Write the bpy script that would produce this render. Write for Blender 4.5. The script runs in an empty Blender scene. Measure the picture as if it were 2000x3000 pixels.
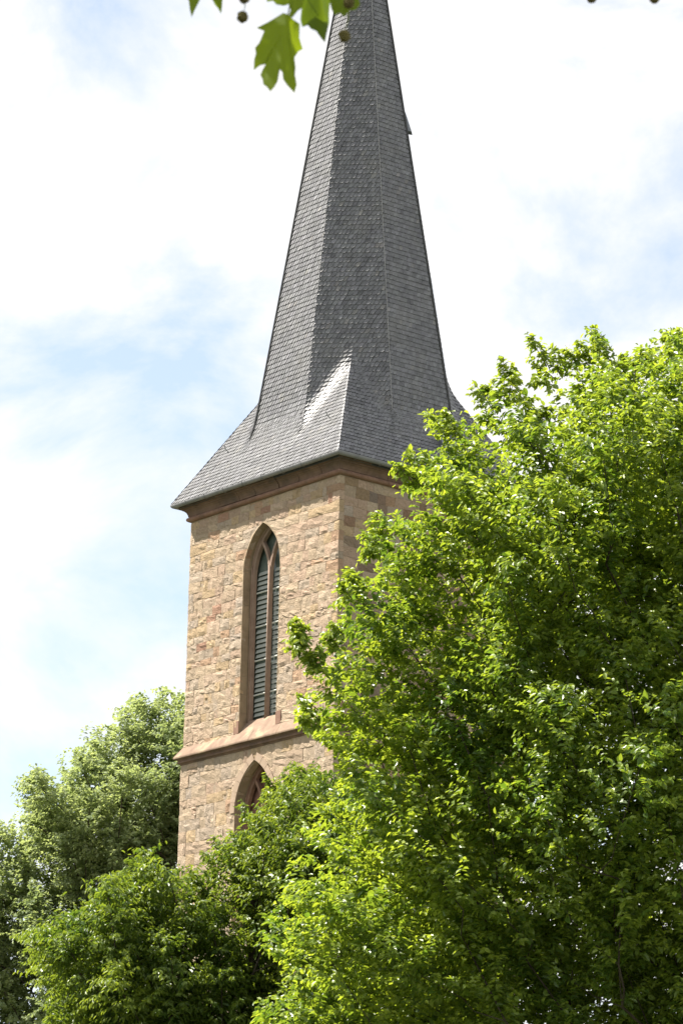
import bpy, math, random
import numpy as np
from mathutils import Vector, Matrix
from mathutils.geometry import tessellate_polygon

R = math.radians
random.seed(7)
rng = np.random.default_rng(11)
scene = bpy.context.scene
COL = scene.collection

# ------------------------------------------------------------------ camera
FPX, PITCH, ROLL = 10770.73, .28041, .02255          # focal length in photo pixels (photo is 2000 x 3000)
EYE = np.array([0., 0., 1.6])
_fw = np.array([0, math.cos(PITCH), math.sin(PITCH)])
_up = np.array([0, -math.sin(PITCH), math.cos(PITCH)])
_rt = np.array([1., 0, 0])
CR = math.cos(ROLL)*_rt + math.sin(ROLL)*_up
CU = -math.sin(ROLL)*_rt + math.cos(ROLL)*_up
cam = bpy.data.cameras.new('camera')
cam.sensor_fit = 'VERTICAL'
cam.sensor_height = 36.0
cam.sensor_width = 24.0
cam.lens = FPX*36.0/3000.0
cam.clip_start = .1
cam.clip_end = 6000
cam.dof.use_dof = True
cam.dof.focus_distance = 84
cam.dof.aperture_fstop = 14
camo = bpy.data.objects.new('camera', cam)
COL.objects.link(camo)
m = Matrix.Identity(4)
for i in range(3):
    m[i][0], m[i][1], m[i][2], m[i][3] = CR[i], CU[i], -_fw[i], EYE[i]
camo.matrix_world = m
scene.camera = camo

# ------------------------------------------------------------------ sun, sky, exposure
SUN_EL = R(54.5)
SUN_AZ = np.array([-.957, .289])                     # horizontal direction towards the sun
SUN = np.array([SUN_AZ[0]*math.cos(SUN_EL), SUN_AZ[1]*math.cos(SUN_EL), math.sin(SUN_EL)])
sl = bpy.data.lights.new('sun', 'SUN')
sl.energy = 5.0
sl.angle = R(.55)
sl.color = (1.0, .945, .86)
so = bpy.data.objects.new('sun', sl)
so.rotation_euler = Vector(SUN).to_track_quat('Z', 'Y').to_euler()
so.location = (-30, 0, 60)
COL.objects.link(so)

world = bpy.data.worlds.new('World')
scene.world = world
world.use_nodes = True
nt = world.node_tree
for n in list(nt.nodes):
    nt.nodes.remove(n)
def N(t, typ, **kw):
    n = t.nodes.new(typ)
    for k, v in kw.items():
        setattr(n, k, v)
    return n
def ramp(t, stops, interp='LINEAR'):
    n = t.nodes.new('ShaderNodeValToRGB')
    n.color_ramp.interpolation = interp
    e = n.color_ramp.elements
    while len(e) > 1:
        e.remove(e[-1])
    e[0].position, e[0].color = stops[0][0], stops[0][1]
    for p, c in stops[1:]:
        x = e.new(p)
        x.color = c
    return n
g = lambda v: (v, v, v, 1)
sky = N(nt, 'ShaderNodeTexSky', sky_type='NISHITA', sun_disc=False, sun_elevation=SUN_EL,
        sun_rotation=math.atan2(SUN_AZ[0], SUN_AZ[1]), air_density=1.0, dust_density=.6, ozone_density=1.0)
bgs = N(nt, 'ShaderNodeBackground')
bgs.inputs['Strength'].default_value = .085
bgc = N(nt, 'ShaderNodeBackground')
bgc.inputs['Color'].default_value = (1.0, .985, .97, 1)
bgc.inputs['Strength'].default_value = .43
tc = N(nt, 'ShaderNodeTexCoord')
mp = N(nt, 'ShaderNodeMapping')
mp.inputs['Location'].default_value = (5.7, 7.6, 3.6)
mp.inputs['Scale'].default_value = (1, 1, 1.35)
n1 = N(nt, 'ShaderNodeTexNoise')
n1.inputs['Scale'].default_value = 12
n1.inputs['Detail'].default_value = 9
n1.inputs['Roughness'].default_value = .58
n1.inputs['Distortion'].default_value = .35
cr = ramp(nt, [(.345, g(.30)), (.445, g(.64)), (.53, g(.95)), (.63, g(1))])
mx = N(nt, 'ShaderNodeMixShader')
wo = N(nt, 'ShaderNodeOutputWorld')
L = nt.links.new
L(tc.outputs['Generated'], mp.inputs['Vector'])
L(mp.outputs[0], n1.inputs['Vector'])
L(n1.outputs['Fac'], cr.inputs[0])
L(sky.outputs[0], bgs.inputs['Color'])
L(cr.outputs[0], mx.inputs[0])
L(bgs.outputs[0], mx.inputs[1])
L(bgc.outputs[0], mx.inputs[2])
L(mx.outputs[0], wo.inputs['Surface'])

vs = scene.view_settings
vs.view_transform = 'Standard'
vs.look = 'None'
vs.gamma = 1
vs.use_curve_mapping = False
vs.exposure = 1.4

# ------------------------------------------------------------------ pixel helpers
def ray(x, y):
    return _fw + CR*(x-1000)/FPX - CU*(y-1500)/FPX
def at_y(x, y, Y):
    d = ray(x, y)
    return EYE + d*(Y/d[1])
def project(P):
    Q = np.asarray(P) - EYE
    z = Q@_fw
    return np.stack([1000+FPX*(Q@CR)/z, 1500-FPX*(Q@CU)/z], -1)

# ------------------------------------------------------------------ object helpers
def tag(o, label=None, cat=None, group=None, kind=None):
    if label: o['label'] = label
    if cat: o['category'] = cat
    if group: o['group'] = group
    if kind: o['kind'] = kind
    return o
def link(name, me, mat=None, parent=None):
    o = bpy.data.objects.new(name, me)
    COL.objects.link(o)
    if mat and me and not me.materials:
        me.materials.append(mat)
    if parent:
        o.parent = parent
    return o
def empty(name, loc=(0, 0, 0), rz=0):
    o = bpy.data.objects.new(name, None)
    o.location = loc
    o.rotation_euler = (0, 0, rz)
    o.empty_display_size = .3
    COL.objects.link(o)
    return o
def mesh(name, V, F, smooth=False):
    me = bpy.data.meshes.new(name)
    me.from_pydata([tuple(map(float, v)) for v in V], [], [tuple(map(int, f)) for f in F])
    me.update()
    if smooth:
        me.polygons.foreach_set('use_smooth', [True]*len(me.polygons))
    return me
def fast_tris(name, V, T, col=None, smooth=False, fmat=None):
    """V (n,3) vertices, T (m,3) triangles, col (n,3) vertex colours"""
    me = bpy.data.meshes.new(name)
    V = np.asarray(V, np.float32); T = np.asarray(T, np.int32)
    me.vertices.add(len(V)); me.vertices.foreach_set('co', V.ravel())
    me.loops.add(T.size); me.loops.foreach_set('vertex_index', T.ravel())
    me.polygons.add(len(T))
    me.polygons.foreach_set('loop_start', np.arange(0, T.size, 3, dtype=np.int32))
    me.polygons.foreach_set('loop_total', np.full(len(T), 3, np.int32))
    me.polygons.foreach_set('use_smooth', np.full(len(T), smooth, bool))
    me.update(calc_edges=True)
    if col is not None:
        a = me.color_attributes.new('Col', 'FLOAT_COLOR', 'POINT')
        c = np.ones((len(V), 4), np.float32); c[:, :col.shape[1]] = col
        a.data.foreach_set('color', c.ravel())
    return me
class MB:
    def __init__(s): s.V, s.F = [], []
    def add(s, V, F):
        k = len(s.V); s.V += [tuple(v) for v in V]; s.F += [tuple(i+k for i in f) for f in F]
        return s
    def box(s, lo, hi):
        x0, y0, z0 = lo; x1, y1, z1 = hi
        return s.add([(x0,y0,z0),(x1,y0,z0),(x1,y1,z0),(x0,y1,z0),(x0,y0,z1),(x1,y0,z1),(x1,y1,z1),(x0,y1,z1)],
                     [(0,3,2,1),(4,5,6,7),(0,1,5,4),(1,2,6,5),(2,3,7,6),(3,0,4,7)])
    def tube(s, pts, rad, n=6):
        pts = [Vector(p) for p in pts]
        rad = rad if hasattr(rad, '__len__') else [rad]*len(pts)
        V, F = [], []
        for i, p in enumerate(pts):
            d = (pts[min(i+1, len(pts)-1)]-pts[max(i-1, 0)]).normalized()
            a = d.orthogonal().normalized() if abs(d.z) > .99 else d.cross(Vector((0,0,1))).normalized()
            b = d.cross(a)
            for k in range(n):
                t = 2*math.pi*k/n
                V.append(p+(a*math.cos(t)+b*math.sin(t))*rad[i])
        for i in range(len(pts)-1):
            for k in range(n):
                F.append((i*n+k, i*n+(k+1) % n, (i+1)*n+(k+1) % n, (i+1)*n+k))
        F.append(tuple(range(n))[::-1]); F.append(tuple((len(pts)-1)*n+k for k in range(n)))
        return s.add(V, F)
    def build(s, name, mat, parent=None, smooth=False):
        return link(name, mesh(name, s.V, s.F, smooth), mat, parent)

# ------------------------------------------------------------------ materials
def newmat(name):
    mt = bpy.data.materials.new(name)
    mt.use_nodes = True
    t = mt.node_tree
    b = t.nodes['Principled BSDF']
    return mt, t, b
def noise_mat(name, c1, c2, scale, rough=.85, bump=.3, bscale=None, dist=.02, detail=6, spec=.3, attr=False, metal=0, stain=None):
    mt, t, b = newmat(name)
    tc = N(t, 'ShaderNodeTexCoord')
    ns = N(t, 'ShaderNodeTexNoise'); ns.inputs['Scale'].default_value = scale; ns.inputs['Detail'].default_value = detail
    ns.inputs['Roughness'].default_value = .6
    rp = ramp(t, [(.32, (*c1, 1)), (.68, (*c2, 1))])
    t.links.new(tc.outputs['Object'], ns.inputs['Vector'])
    t.links.new(ns.outputs['Fac'], rp.inputs[0])
    out = rp.outputs[0]
    if attr:
        at = N(t, 'ShaderNodeAttribute', attribute_name='Col')
        mm = N(t, 'ShaderNodeMixRGB', blend_type='MULTIPLY'); mm.inputs[0].default_value = 1
        t.links.new(at.outputs['Color'], mm.inputs[1]); t.links.new(out, mm.inputs[2])
        out = mm.outputs[0]
    if stain:
        sc, col, lo, hi, amt = stain
        n3 = N(t, 'ShaderNodeTexNoise'); n3.inputs['Scale'].default_value = sc; n3.inputs['Detail'].default_value = 5
        t.links.new(tc.outputs['Object'], n3.inputs['Vector'])
        r3 = ramp(t, [(lo, g(0)), (hi, g(amt))])
        t.links.new(n3.outputs['Fac'], r3.inputs[0])
        m3 = N(t, 'ShaderNodeMixRGB', blend_type='MIX')
        t.links.new(r3.outputs[0], m3.inputs[0]); t.links.new(out, m3.inputs[1]); m3.inputs[2].default_value = (*col, 1)
        out = m3.outputs[0]
    t.links.new(out, b.inputs['Base Color'])
    b.inputs['Roughness'].default_value = rough
    b.inputs['Metallic'].default_value = metal
    b.inputs['Specular IOR Level'].default_value = spec
    if bump:
        n2 = N(t, 'ShaderNodeTexNoise'); n2.inputs['Scale'].default_value = bscale or scale*3; n2.inputs['Detail'].default_value = 8
        n2.inputs['Roughness'].default_value = .62
        t.links.new(tc.outputs['Object'], n2.inputs['Vector'])
        bp = N(t, 'ShaderNodeBump'); bp.inputs['Strength'].default_value = bump; bp.inputs['Distance'].default_value = dist
        t.links.new(n2.outputs['Fac'], bp.inputs['Height']); t.links.new(bp.outputs[0], b.inputs['Normal'])
    return mt
def leaf_mat(name, ca, cb, trans=.5, tcol=(1.5, 1.35, .5), rough=.42, spec=.4):
    mt, t, b = newmat(name)
    at = N(t, 'ShaderNodeAttribute', attribute_name='Col')
    sp = N(t, 'ShaderNodeSeparateColor'); t.links.new(at.outputs['Color'], sp.inputs[0])
    mxc = N(t, 'ShaderNodeMixRGB'); mxc.inputs[1].default_value = (*ca, 1); mxc.inputs[2].default_value = (*cb, 1)
    t.links.new(sp.outputs[0], mxc.inputs[0])
    t.links.new(mxc.outputs[0], b.inputs['Base Color'])
    b.inputs['Roughness'].default_value = rough
    b.inputs['Specular IOR Level'].default_value = spec
    tm = N(t, 'ShaderNodeMixRGB', blend_type='MULTIPLY'); tm.inputs[0].default_value = 1; tm.inputs[2].default_value = (*tcol, 1)
    t.links.new(mxc.outputs[0], tm.inputs[1])
    tr = N(t, 'ShaderNodeBsdfTranslucent'); t.links.new(tm.outputs[0], tr.inputs['Color'])
    ms = N(t, 'ShaderNodeMixShader'); ms.inputs[0].default_value = trans
    t.links.new(b.outputs[0], ms.inputs[1]); t.links.new(tr.outputs[0], ms.inputs[2])
    t.links.new(ms.outputs[0], t.nodes['Material Output'].inputs['Surface'])
    return mt

M = {}
M['stone'] = noise_mat('sandstone', (.82, .80, .77), (1.10, 1.07, 1.04), 14, .92, 1.0, 30, .05, 10, .15, attr=True)
M['mortar'] = noise_mat('mortar', (.30, .235, .17), (.38, .30, .22), 7, .95, .6, 30, .02, 6, .1)
M['dressed'] = noise_mat('dressed_sandstone', (.33, .245, .175), (.42, .315, .23), 5, .9, .35, 40, .01, 6, .15)
M['red'] = noise_mat('red_sandstone', (.20, .115, .083), (.29, .18, .13), 4, .9, .35, 40, .01, 6, .15, stain=(2.2, (.12, .09, .07), .52, .72, .6))
M['jamb'] = noise_mat('jamb_sandstone', (.26, .20, .13), (.36, .28, .19), 3.0, .92, .5, 24, .02, 6, .12, stain=(1.3, (.17, .13, .09), .5, .7, .7))
M['slate'] = noise_mat('slate', (.75, .75, .75), (1.25, 1.25, 1.25), 6, .46, .2, 60, .005, 5, .34, attr=True, stain=(1.1, (.19, .185, .17), .52, .74, .4))
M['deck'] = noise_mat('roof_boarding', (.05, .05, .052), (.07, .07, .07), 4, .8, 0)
M['zinc'] = noise_mat('zinc', (.17, .17, .175), (.24, .24, .245), 3, .6, .1, 20, .005, 4, .35)
M['lead'] = noise_mat('lead', (.17, .18, .20), (.25, .265, .29), 3, .45, .1, 20, .005, 4, .5, metal=.3)
M['glass'] = noise_mat('leaded_glass', (.08, .105, .09), (.13, .16, .14), 5, .25, .25, 14, .01, 3, .6)
M['trac'] = noise_mat('tracery_sandstone', (.25, .175, .135), (.34, .25, .195), 4, .9, .3, 40, .01, 6, .15)
M['bar'] = noise_mat('saddle_bar', (.50, .52, .47), (.62, .64, .6), 6, .6, 0)
M['slat'] = noise_mat('louvre_slat', (.30, .32, .29), (.40, .42, .38), 5, .6, 0)
M['dark'] = noise_mat('tower_inside', (.02, .02, .02), (.04, .035, .03), 3, .95, 0)
M['wire'] = noise_mat('conductor_wire', (.16, .165, .16), (.24, .245, .24), 8, .6, 0)
M['grass'] = noise_mat('grass', (.045, .055, .026), (.085, .09, .05), .8, .95, .5, 30, .03)
M['bark'] = noise_mat('bark', (.035, .028, .02), (.085, .07, .05), 9, .95, .8, 25, .03)
M['bark_plane'] = noise_mat('plane_bark', (.16, .15, .10), (.30, .28, .20), 5, .9, .5, 18, .02)
M['leaf_near'] = leaf_mat('leaf_bright', (.088, .158, .030), (.300, .375, .060), .47, (1.85, 1.7, .65), .36, .55)
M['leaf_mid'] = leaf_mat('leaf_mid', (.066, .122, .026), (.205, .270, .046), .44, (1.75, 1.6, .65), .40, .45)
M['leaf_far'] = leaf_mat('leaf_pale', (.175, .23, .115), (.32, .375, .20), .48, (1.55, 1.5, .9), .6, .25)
M['leaf_plane'] = leaf_mat('leaf_plane', (.05, .085, .010), (.15, .215, .014), .6, (2.0, 1.8, .4), .45, .35)
M['fruit'] = noise_mat('seed_ball', (.10, .085, .03), (.20, .17, .06), 120, .95, .9, 260, .004, 3)

# ------------------------------------------------------------------ ground
gm = MB()
gm.add([(-2500,-2500,0),(2500,-2500,0),(2500,2500,0),(-2500,2500,0)], [(0,1,2,3)])
tag(gm.build('ground', M['grass']), kind='structure')

# ================================================================== church tower
YAW = .68441
TC = (.36813, 90.3013, 0)
H = 3.0                      # half width of the shaft
ZE, AE = 27.825, 3.372       # eaves height and half width
ZB, RB, ZT, T8 = 29.171, 2.605, 45.825, .394
SLOPE = (ZB-ZE)/(AE-RB)
LEAN = -.0120                # the spire leans very slightly
tower = empty('church_tower', TC, YAW)
tag(tower, 'sandstone church tower with slate spire rising behind the green trees', 'church tower')
TMAT = Matrix.Translation(TC) @ Matrix.Rotation(YAW, 4, 'Z')
TM = np.array(TMAT)
def to_world(P):
    return np.asarray(P)@TM[:3, :3].T + TM[:3, 3]
def face(k, s, n, z, h=H):
    """face coordinates: s along the wall, n outwards, z up -> tower coordinates; k=0 left wall, k=1 right wall"""
    x, y = -(h+n), s
    for _ in range(k):
        x, y = -y, x
    return (x, y, z)

def arch_half(z, hw, zs, rise):
    """half width of a pointed arch opening at height z"""
    if z <= zs: return hw
    Rr = (hw*hw+rise*rise)/(2*hw)
    q = Rr*Rr-(z-zs)**2
    return max(0., hw-Rr+math.sqrt(max(q, 0))) if z < zs+rise else 0.
def arch_outline(hw, z0, zs, rise, n=10, dx=0):
    P = [(-hw+dx, z0), (hw+dx, z0)]
    for i in range(n):
        z = zs+rise*math.sin(math.pi/2*i/n)
        P.append((arch_half(z, hw, zs, rise)+dx, z))
    P.append((dx, zs+rise))
    for i in range(n-1, -1, -1):
        z = zs+rise*math.sin(math.pi/2*i/n)
        P.append((-arch_half(z, hw, zs, rise)+dx, z))
    return P
UPW = dict(hw=.735, z0=21.46, zs=25.60, rise=1.15)
LOW = dict(hw=.755, z0=16.6, zs=19.45, rise=1.23)

def plate(mb, k, outer, holes, n0, n1, h=H):
    """flat plate in a wall plane with holes, front at n1, back at n0"""
    loops = [outer]+holes
    flat = [p for l in loops for p in l]
    tri = tessellate_polygon([[Vector((p[0], p[1], 0)) for p in l] for l in loops])
    nv = len(flat)
    V = [face(k, s, n1, z, h) for s, z in flat]+[face(k, s, n0, z, h) for s, z in flat]
    F = []
    for t in tri:
        a, b, c = [flat[i] for i in t]
        area = (b[0]-a[0])*(c[1]-a[1])-(c[0]-a[0])*(b[1]-a[1])
        t = tuple(t) if area < 0 else tuple(t)[::-1]
        F.append(t); F.append(tuple(i+nv for i in t[::-1]))
    i0 = 0
    for l in loops:
        m_ = len(l)
        for i in range(m_):
            j = (i+1) % m_
            F.append((i0+i, i0+j, nv+i0+j, nv+i0+i))
        i0 += m_
    mb.add(V, F)

# --- the four walls (mortar cores) -------------------------------------------------
REC = -.015                  # mortar lies behind the stone faces
LOWO = .035                  # lower stage stands this far out
walls = []
for k in range(4):
    mb = MB()
    holes_u = [arch_outline(**UPW)] if k == 0 else []
    holes_l = [arch_outline(**LOW)] if k == 0 else []
    e = -.55 if k % 2 else REC
    plate(mb, k, [(-H-e, 21.02), (H+e, 21.02), (H+e, 27.82), (-H-e, 27.82)], holes_u, -.55, REC)
    e2 = -.55 if k % 2 else REC+LOWO
    plate(mb, k, [(-H-e2, 0), (H+e2, 0), (H+e2, 21.015), (-H-e2, 21.015)], holes_l, -.55, REC+LOWO)
    w = mb.build('wall', M['mortar'], tower)
    walls.append(w)
walls[0]['label'] = 'sunlit sandstone wall with pointed windows'
walls[1]['label'] = 'shaded sandstone wall partly hidden by the bright tree'

# --- stones ------------------------------------------------------------------------
PAL = np.array([[.46, .362, .260], [.45, .357, .260], [.465, .360, .270], [.435, .335, .245], [.47, .378, .280],
                [.45, .335, .250], [.465, .352, .225], [.415, .340, .265]])
def stone_colour():
    q = random.random()
    if q < .015: c = np.array([.36, .225, .16])
    elif q < .07: c = np.array([.43, .295, .20])
    elif q < .09: c = np.array([.42, .35, .285])
    else: c = PAL[random.randrange(len(PAL))]
    return c*random.uniform(.88, 1.09)*1.02
def stone_mesh(k, quad, proud, rough, depth=.16):
    """rough faced block from a quad (s,z): bl, br, tr, tl"""
    (b0, b1, t1, t0) = [np.array(q) for q in quad]
    w = abs(b1[0]-b0[0]); hh = abs(t0[1]-b0[1])
    nu = 5 if w > .28 else 4; nv = 4
    V = []; F = []
    for j in range(nv):
        for i in range(nu):
            fu, fv = i/(nu-1), j/(nv-1)
            edge = i in (0, nu-1) or j in (0, nv-1)
            if not edge:
                fu = fu + random.uniform(-.09, .09); fv = fv+random.uniform(-.09, .09)
            p = (b0*(1-fu)+b1*fu)*(1-fv)+(t0*(1-fu)+t1*fu)*fv
            corner = (i in (0, nu-1)) and (j in (0, nv-1))
            n = proud+random.uniform(-rough, rough)*1.0
            if edge: n = proud-.002-random.random()*.013
            js = random.uniform(-.006, .006) if edge else 0
            V.append(face(k, p[0]+js, n, p[1]+js))
    for j in range(nv-1):
        for i in range(nu-1):
            a = j*nu+i
            F.append((a, a+nu, a+nu+1, a+1))
    ring = [i for i in range(nu)]+[j*nu+nu-1 for j in range(1, nv)]+[(nv-1)*nu+i for i in range(nu-2, -1, -1)]+[j*nu for j in range(nv-2, 0, -1)]
    base = len(V)
    for q in ring:
        x, y, z = V[q]
        j, i = divmod(q, nu)
        p = (b0*(1-i/(nu-1))+b1*i/(nu-1))*(1-j/(nv-1))+(t0*(1-i/(nu-1))+t1*i/(nu-1))*j/(nv-1)
        V.append(face(k, p[0], -depth, p[1]))
    m_ = len(ring)
    for i in range(m_):
        a, b = ring[i], ring[(i+1) % m_]
        F.append((a, b, base+(i+1) % m_, base+i))
    # triangulate
    T = []
    for f in F:
        T.append((f[0], f[1], f[2])); T.append((f[0], f[2], f[3]))
    return np.array(V), np.array(T)

stones = []      # (face, V, T, colour, centre, area)
def lay(k, zlo, zhi, smin, smax, win, off, rough, ch=(.20, .33), first=0):
    z = zhi; row = first
    while z > zlo+.08:
        hgt = random.uniform(*ch)
        z0 = max(zlo, z-hgt)
        if z0-zlo < .12: z0 = zlo
        jt = .005
        zt_, zb_ = z-jt*.5, z0+jt*.5
        # free intervals in this course
        wob = [random.uniform(0, 6.28) for _ in range(2)]
        lower = (lambda q, a=wob[0], b=wob[1], z_=z0, on=(z0 > zlo+.01): z_+(.020*math.sin(q*1.9+a)+.012*math.sin(q*4.3+b) if on else 0))
        if row == first: upper = lambda q, z_=z: z_
        S0, S1 = smin, smax
        ivs = [(S0, S1, S0, S1, False, False)]
        if win:
            ht, hb = arch_half(zt_, win['hw'], win['zs'], win['rise']), arch_half(zb_, win['hw'], win['zs'], win['rise'])
            if zt_ < win['z0']: ht = hb = 0
            if hb > 0:
                ivs = [(S0, -hb, S0, -ht, False, True), (hb, S1, ht, S1, True, False)]
        for (lb, rb, lt, rt, wl, wr) in ivs:
            s = lb; first_ = True
            while s < rb-.02:
                w = random.choice((random.uniform(.18, .34), random.uniform(.28, .5), random.uniform(.35, .66)))*(1.0 if hgt > .24 else .85)
                e = s+w
                if rb-e < .17: e = rb
                sl_b, sr_b = s+jt*.5, e-jt*.5
                sl_t, sr_t = sl_b, sr_b
                if first_: sl_b, sl_t = lb, lt
                if e == rb: sr_b, sr_t = rb, rt
                if sl_t > sr_t-.03 or True:
                    tilt = random.uniform(-.012, .012)
                    # tall courses sometimes split in two thin stones
                    parts = [(zb_, zt_)]
                    if hgt > .29 and random.random() < .16 and not (first_ or e == rb):
                        zm = zb_+(zt_-zb_)*random.uniform(.4, .6)
                        parts = [(zb_, zm-.006), (zm+.006, zt_)]
                    for (za, zc_) in parts:
                        quad = [(sl_b, za+(lower(sl_b)-z0 if za == zb_ else 0)), (sr_b, za+(lower(sr_b)-z0 if za == zb_ else 0)), (sr_t, zc_+(upper(sr_t)-z if zc_ == zt_ else 0)), (sl_t, zc_+(upper(sl_t)-z if zc_ == zt_ else 0))]
                        V, T = stone_mesh(k, quad, off+random.uniform(-.005, .007), rough)
                        ctr = face(k, (sl_b+sr_b)/2, 0, (za+zc_)/2)
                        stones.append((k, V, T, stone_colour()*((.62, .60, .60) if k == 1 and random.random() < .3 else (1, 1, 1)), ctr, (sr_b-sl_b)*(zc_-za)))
                first_ = False
                s = e
        upper = lower
        z = z0; row += 1
lay(0, 21.40, 27.34, -H, H, UPW, 0.0, .017, (.17, .29))
lay(0, 17.2, 21.0, -H-LOWO, H+LOWO, LOW, LOWO, .019, (.22, .34))
lay(1, 21.40, 27.34, -H+.165, H-.165, None, 0.0, .013, (.17, .29))
lay(1, 17.2, 21.0, -H-LOWO+.165, H+LOWO-.165, None, LOWO, .019, (.22, .34))
# which stones show largest: in front of the camera and not behind the trees
def visible_score(st):
    k, V, T, c, ctr, area = st
    px = project(to_world(np.array([ctr])))[0]
    x, y = px
    if k == 0:
        vis = (y < 1820) or (x < 850 and y < 2250) or (x < 690 and y < 2480) or (x < 900 and y < 2150)
        fs = .63
    else:
        vis = (y < 1660 and x < 1200-.45*max(0, y-1480)); fs = .77
    return area*fs*(1 if vis else .02)
order = sorted(range(len(stones)), key=lambda i: -visible_score(stones[i]))
single = set(order[:300])
for k in (0, 1):
    VV, TT, CC = [], [], []; off = 0
    for i, st in enumerate(stones):
        if st[0] != k: continue
        V, T, c = st[1], st[2], st[3]
        if i in single:
            o = link('stone', fast_tris('stone', V, T, np.tile(c, (len(V), 1))), M['stone'], walls[k])
        else:
            VV.append(V); TT.append(T+off); CC.append(np.tile(c, (len(V), 1))); off += len(V)
    if VV:
        o = link('stonework', fast_tris('stonework', np.concatenate(VV), np.concatenate(TT), np.concatenate(CC)), M['stone'], walls[k])
        o['kind'] = 'stuff'

# --- profiles swept along the walls --------------------------------------------------
def sweep_block(k, prof, s0, s1, mit0, mit1, mat, name, parent, h=H, dn=0, dz=0, smooth=False):
    """prof: list of (n,z) outer outline, closed; mitred at tower corners"""
    V, F = [], []
    m_ = len(prof)
    for (s, mt_, sg) in ((s0, mit0, -1), (s1, mit1, 1)):
        for n, z in prof:
            V.append(face(k, s+(sg*(n+dn) if mt_ else 0), n+dn, z+dz, h))
    for i in range(m_):
        j = (i+1) % m_
        F.append((i, j, m_+j, m_+i))
    F.append(tuple(range(m_))[::-1]); F.append(tuple(range(m_, 2*m_)))
    return link(name, mesh(name, V, F, smooth), mat, parent)

M['brown'] = noise_mat('brown_sandstone', (.15, .098, .072), (.23, .15, .108), 3, .9, .4, 40, .012, 6, .15, stain=(1.7, (.085, .068, .055), .48, .68, .75))
roll_prof = [(-.12, 27.36), (.035, 27.36), (.075, 27.385), (.092, 27.425), (.075, 27.465), (.04, 27.485), (-.12, 27.485)]
corn_prof = [(-.12, 27.488), (.038, 27.488), (.048, 27.54), (.075, 27.60),
             (.12, 27.645), (.15, 27.655), (.15, 27.685), (.205, 27.70), (.225, 27.725), (.225, 27.80), (-.12, 27.80)]
cornice = empty('cornice'); cornice.parent = tower
cornice['label'] = 'moulded red-brown stone cornice under the eaves'
for k in range(4):
    s = -H
    while s < H-.01:
        w = random.uniform(.62, 1.0)
        e = s+w
        if H-e < .45: e = H
        sweep_block(k, corn_prof, s+(0 if s == -H else .008), e-(0 if e == H else .008), s == -H, e == H, M['brown'], 'cornice_stone', cornice,
                    dn=random.uniform(-.014, .014), dz=random.uniform(0, .008))
        sweep_block(k, roll_prof, s+(0 if s == -H else .003), e-(0 if e == H else .003), s == -H, e == H, M['red'], 'roll_moulding', cornice,
                    dn=random.uniform(-.004, .004), dz=random.uniform(-.004, 0))
        s = e
mld_prof = [(-.25, 20.99), (.045, 20.99), (.06, 21.02), (.10, 21.035), (.105, 21.06), (.085, 21.085), (.095, 21.11), (.14, 21.14), (-.25, 21.14)]
str_prof = [(-.25, 21.143), (.165, 21.143), (.176, 21.155), (.176, 21.185), (.170, 21.20), (0.0, 21.455), (-.25, 21.455)]
sc = empty('string_course'); sc.parent = tower
sc['label'] = 'sloping reddish stone string course below the tall window'
M['weather'] = noise_mat('weathered_ledge', (.20, .135, .10), (.31, .23, .165), 3, .92, .5, 30, .015, 6, .12, stain=(3, (.45, .36, .22), .55, .7, .6))
for k in range(4):
    s = -H
    while s < H-.01:
        w = random.uniform(.7, 1.2)
        e = s+w
        if H-e < .5: e = H
        sweep_block(k, str_prof, s+(0 if s == -H else .004), e-(0 if e == H else .004), s == -H, e == H, M['weather'], 'ledge_stone', sc,
                    dn=random.uniform(-.006, .006), dz=random.uniform(0, .004))
        sweep_block(k, mld_prof, s+(0 if s == -H else .003), e-(0 if e == H else .003), s == -H, e == H, M['brown'], 'ledge_moulding', sc,
                    dn=random.uniform(-.004, .004), dz=random.uniform(-.004, 0))
        s = e
# gutter: half round zinc channel, one length per side
gut = []
for i in range(9):
    t = math.pi*i/8
    gut.append((.315-.075*math.cos(t), 27.80-.085*math.sin(t)))
gut += [(.383, 27.815)]+[(.315+.062*math.cos(math.pi*i/6), 27.80-.07*math.sin(math.pi*i/6)) for i in range(7)]
gut += [(.245, 27.815)]
for k in range(4):
    sweep_block(k, gut, -H, H, True, True, M['zinc'], 'gutter', tower, dz=.012)
    fb = MB()
    V = [face(k, s, n, z) for s, n, z in ((-H-.215, .217, 27.70), (H+.215, .217, 27.70), (H+.24, .24, 27.845), (-H-.24, .24, 27.845))]
    fb.add(V, [(3, 2, 1, 0)])
    fb.build('fascia', M['deck'], tower)
for k in (0, 1):
    for i in range(8):
        s = -H+.3+i*.78
        br = MB()
        br.tube([face(k, s, .22, 27.80), face(k, s, .25, 27.735), face(k, s, .315, 27.715), face(k, s, .37, 27.74), face(k, s, .396, 27.83)], .008, 4)
        br.build('gutter_bracket', M['zinc'], tower)

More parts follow.
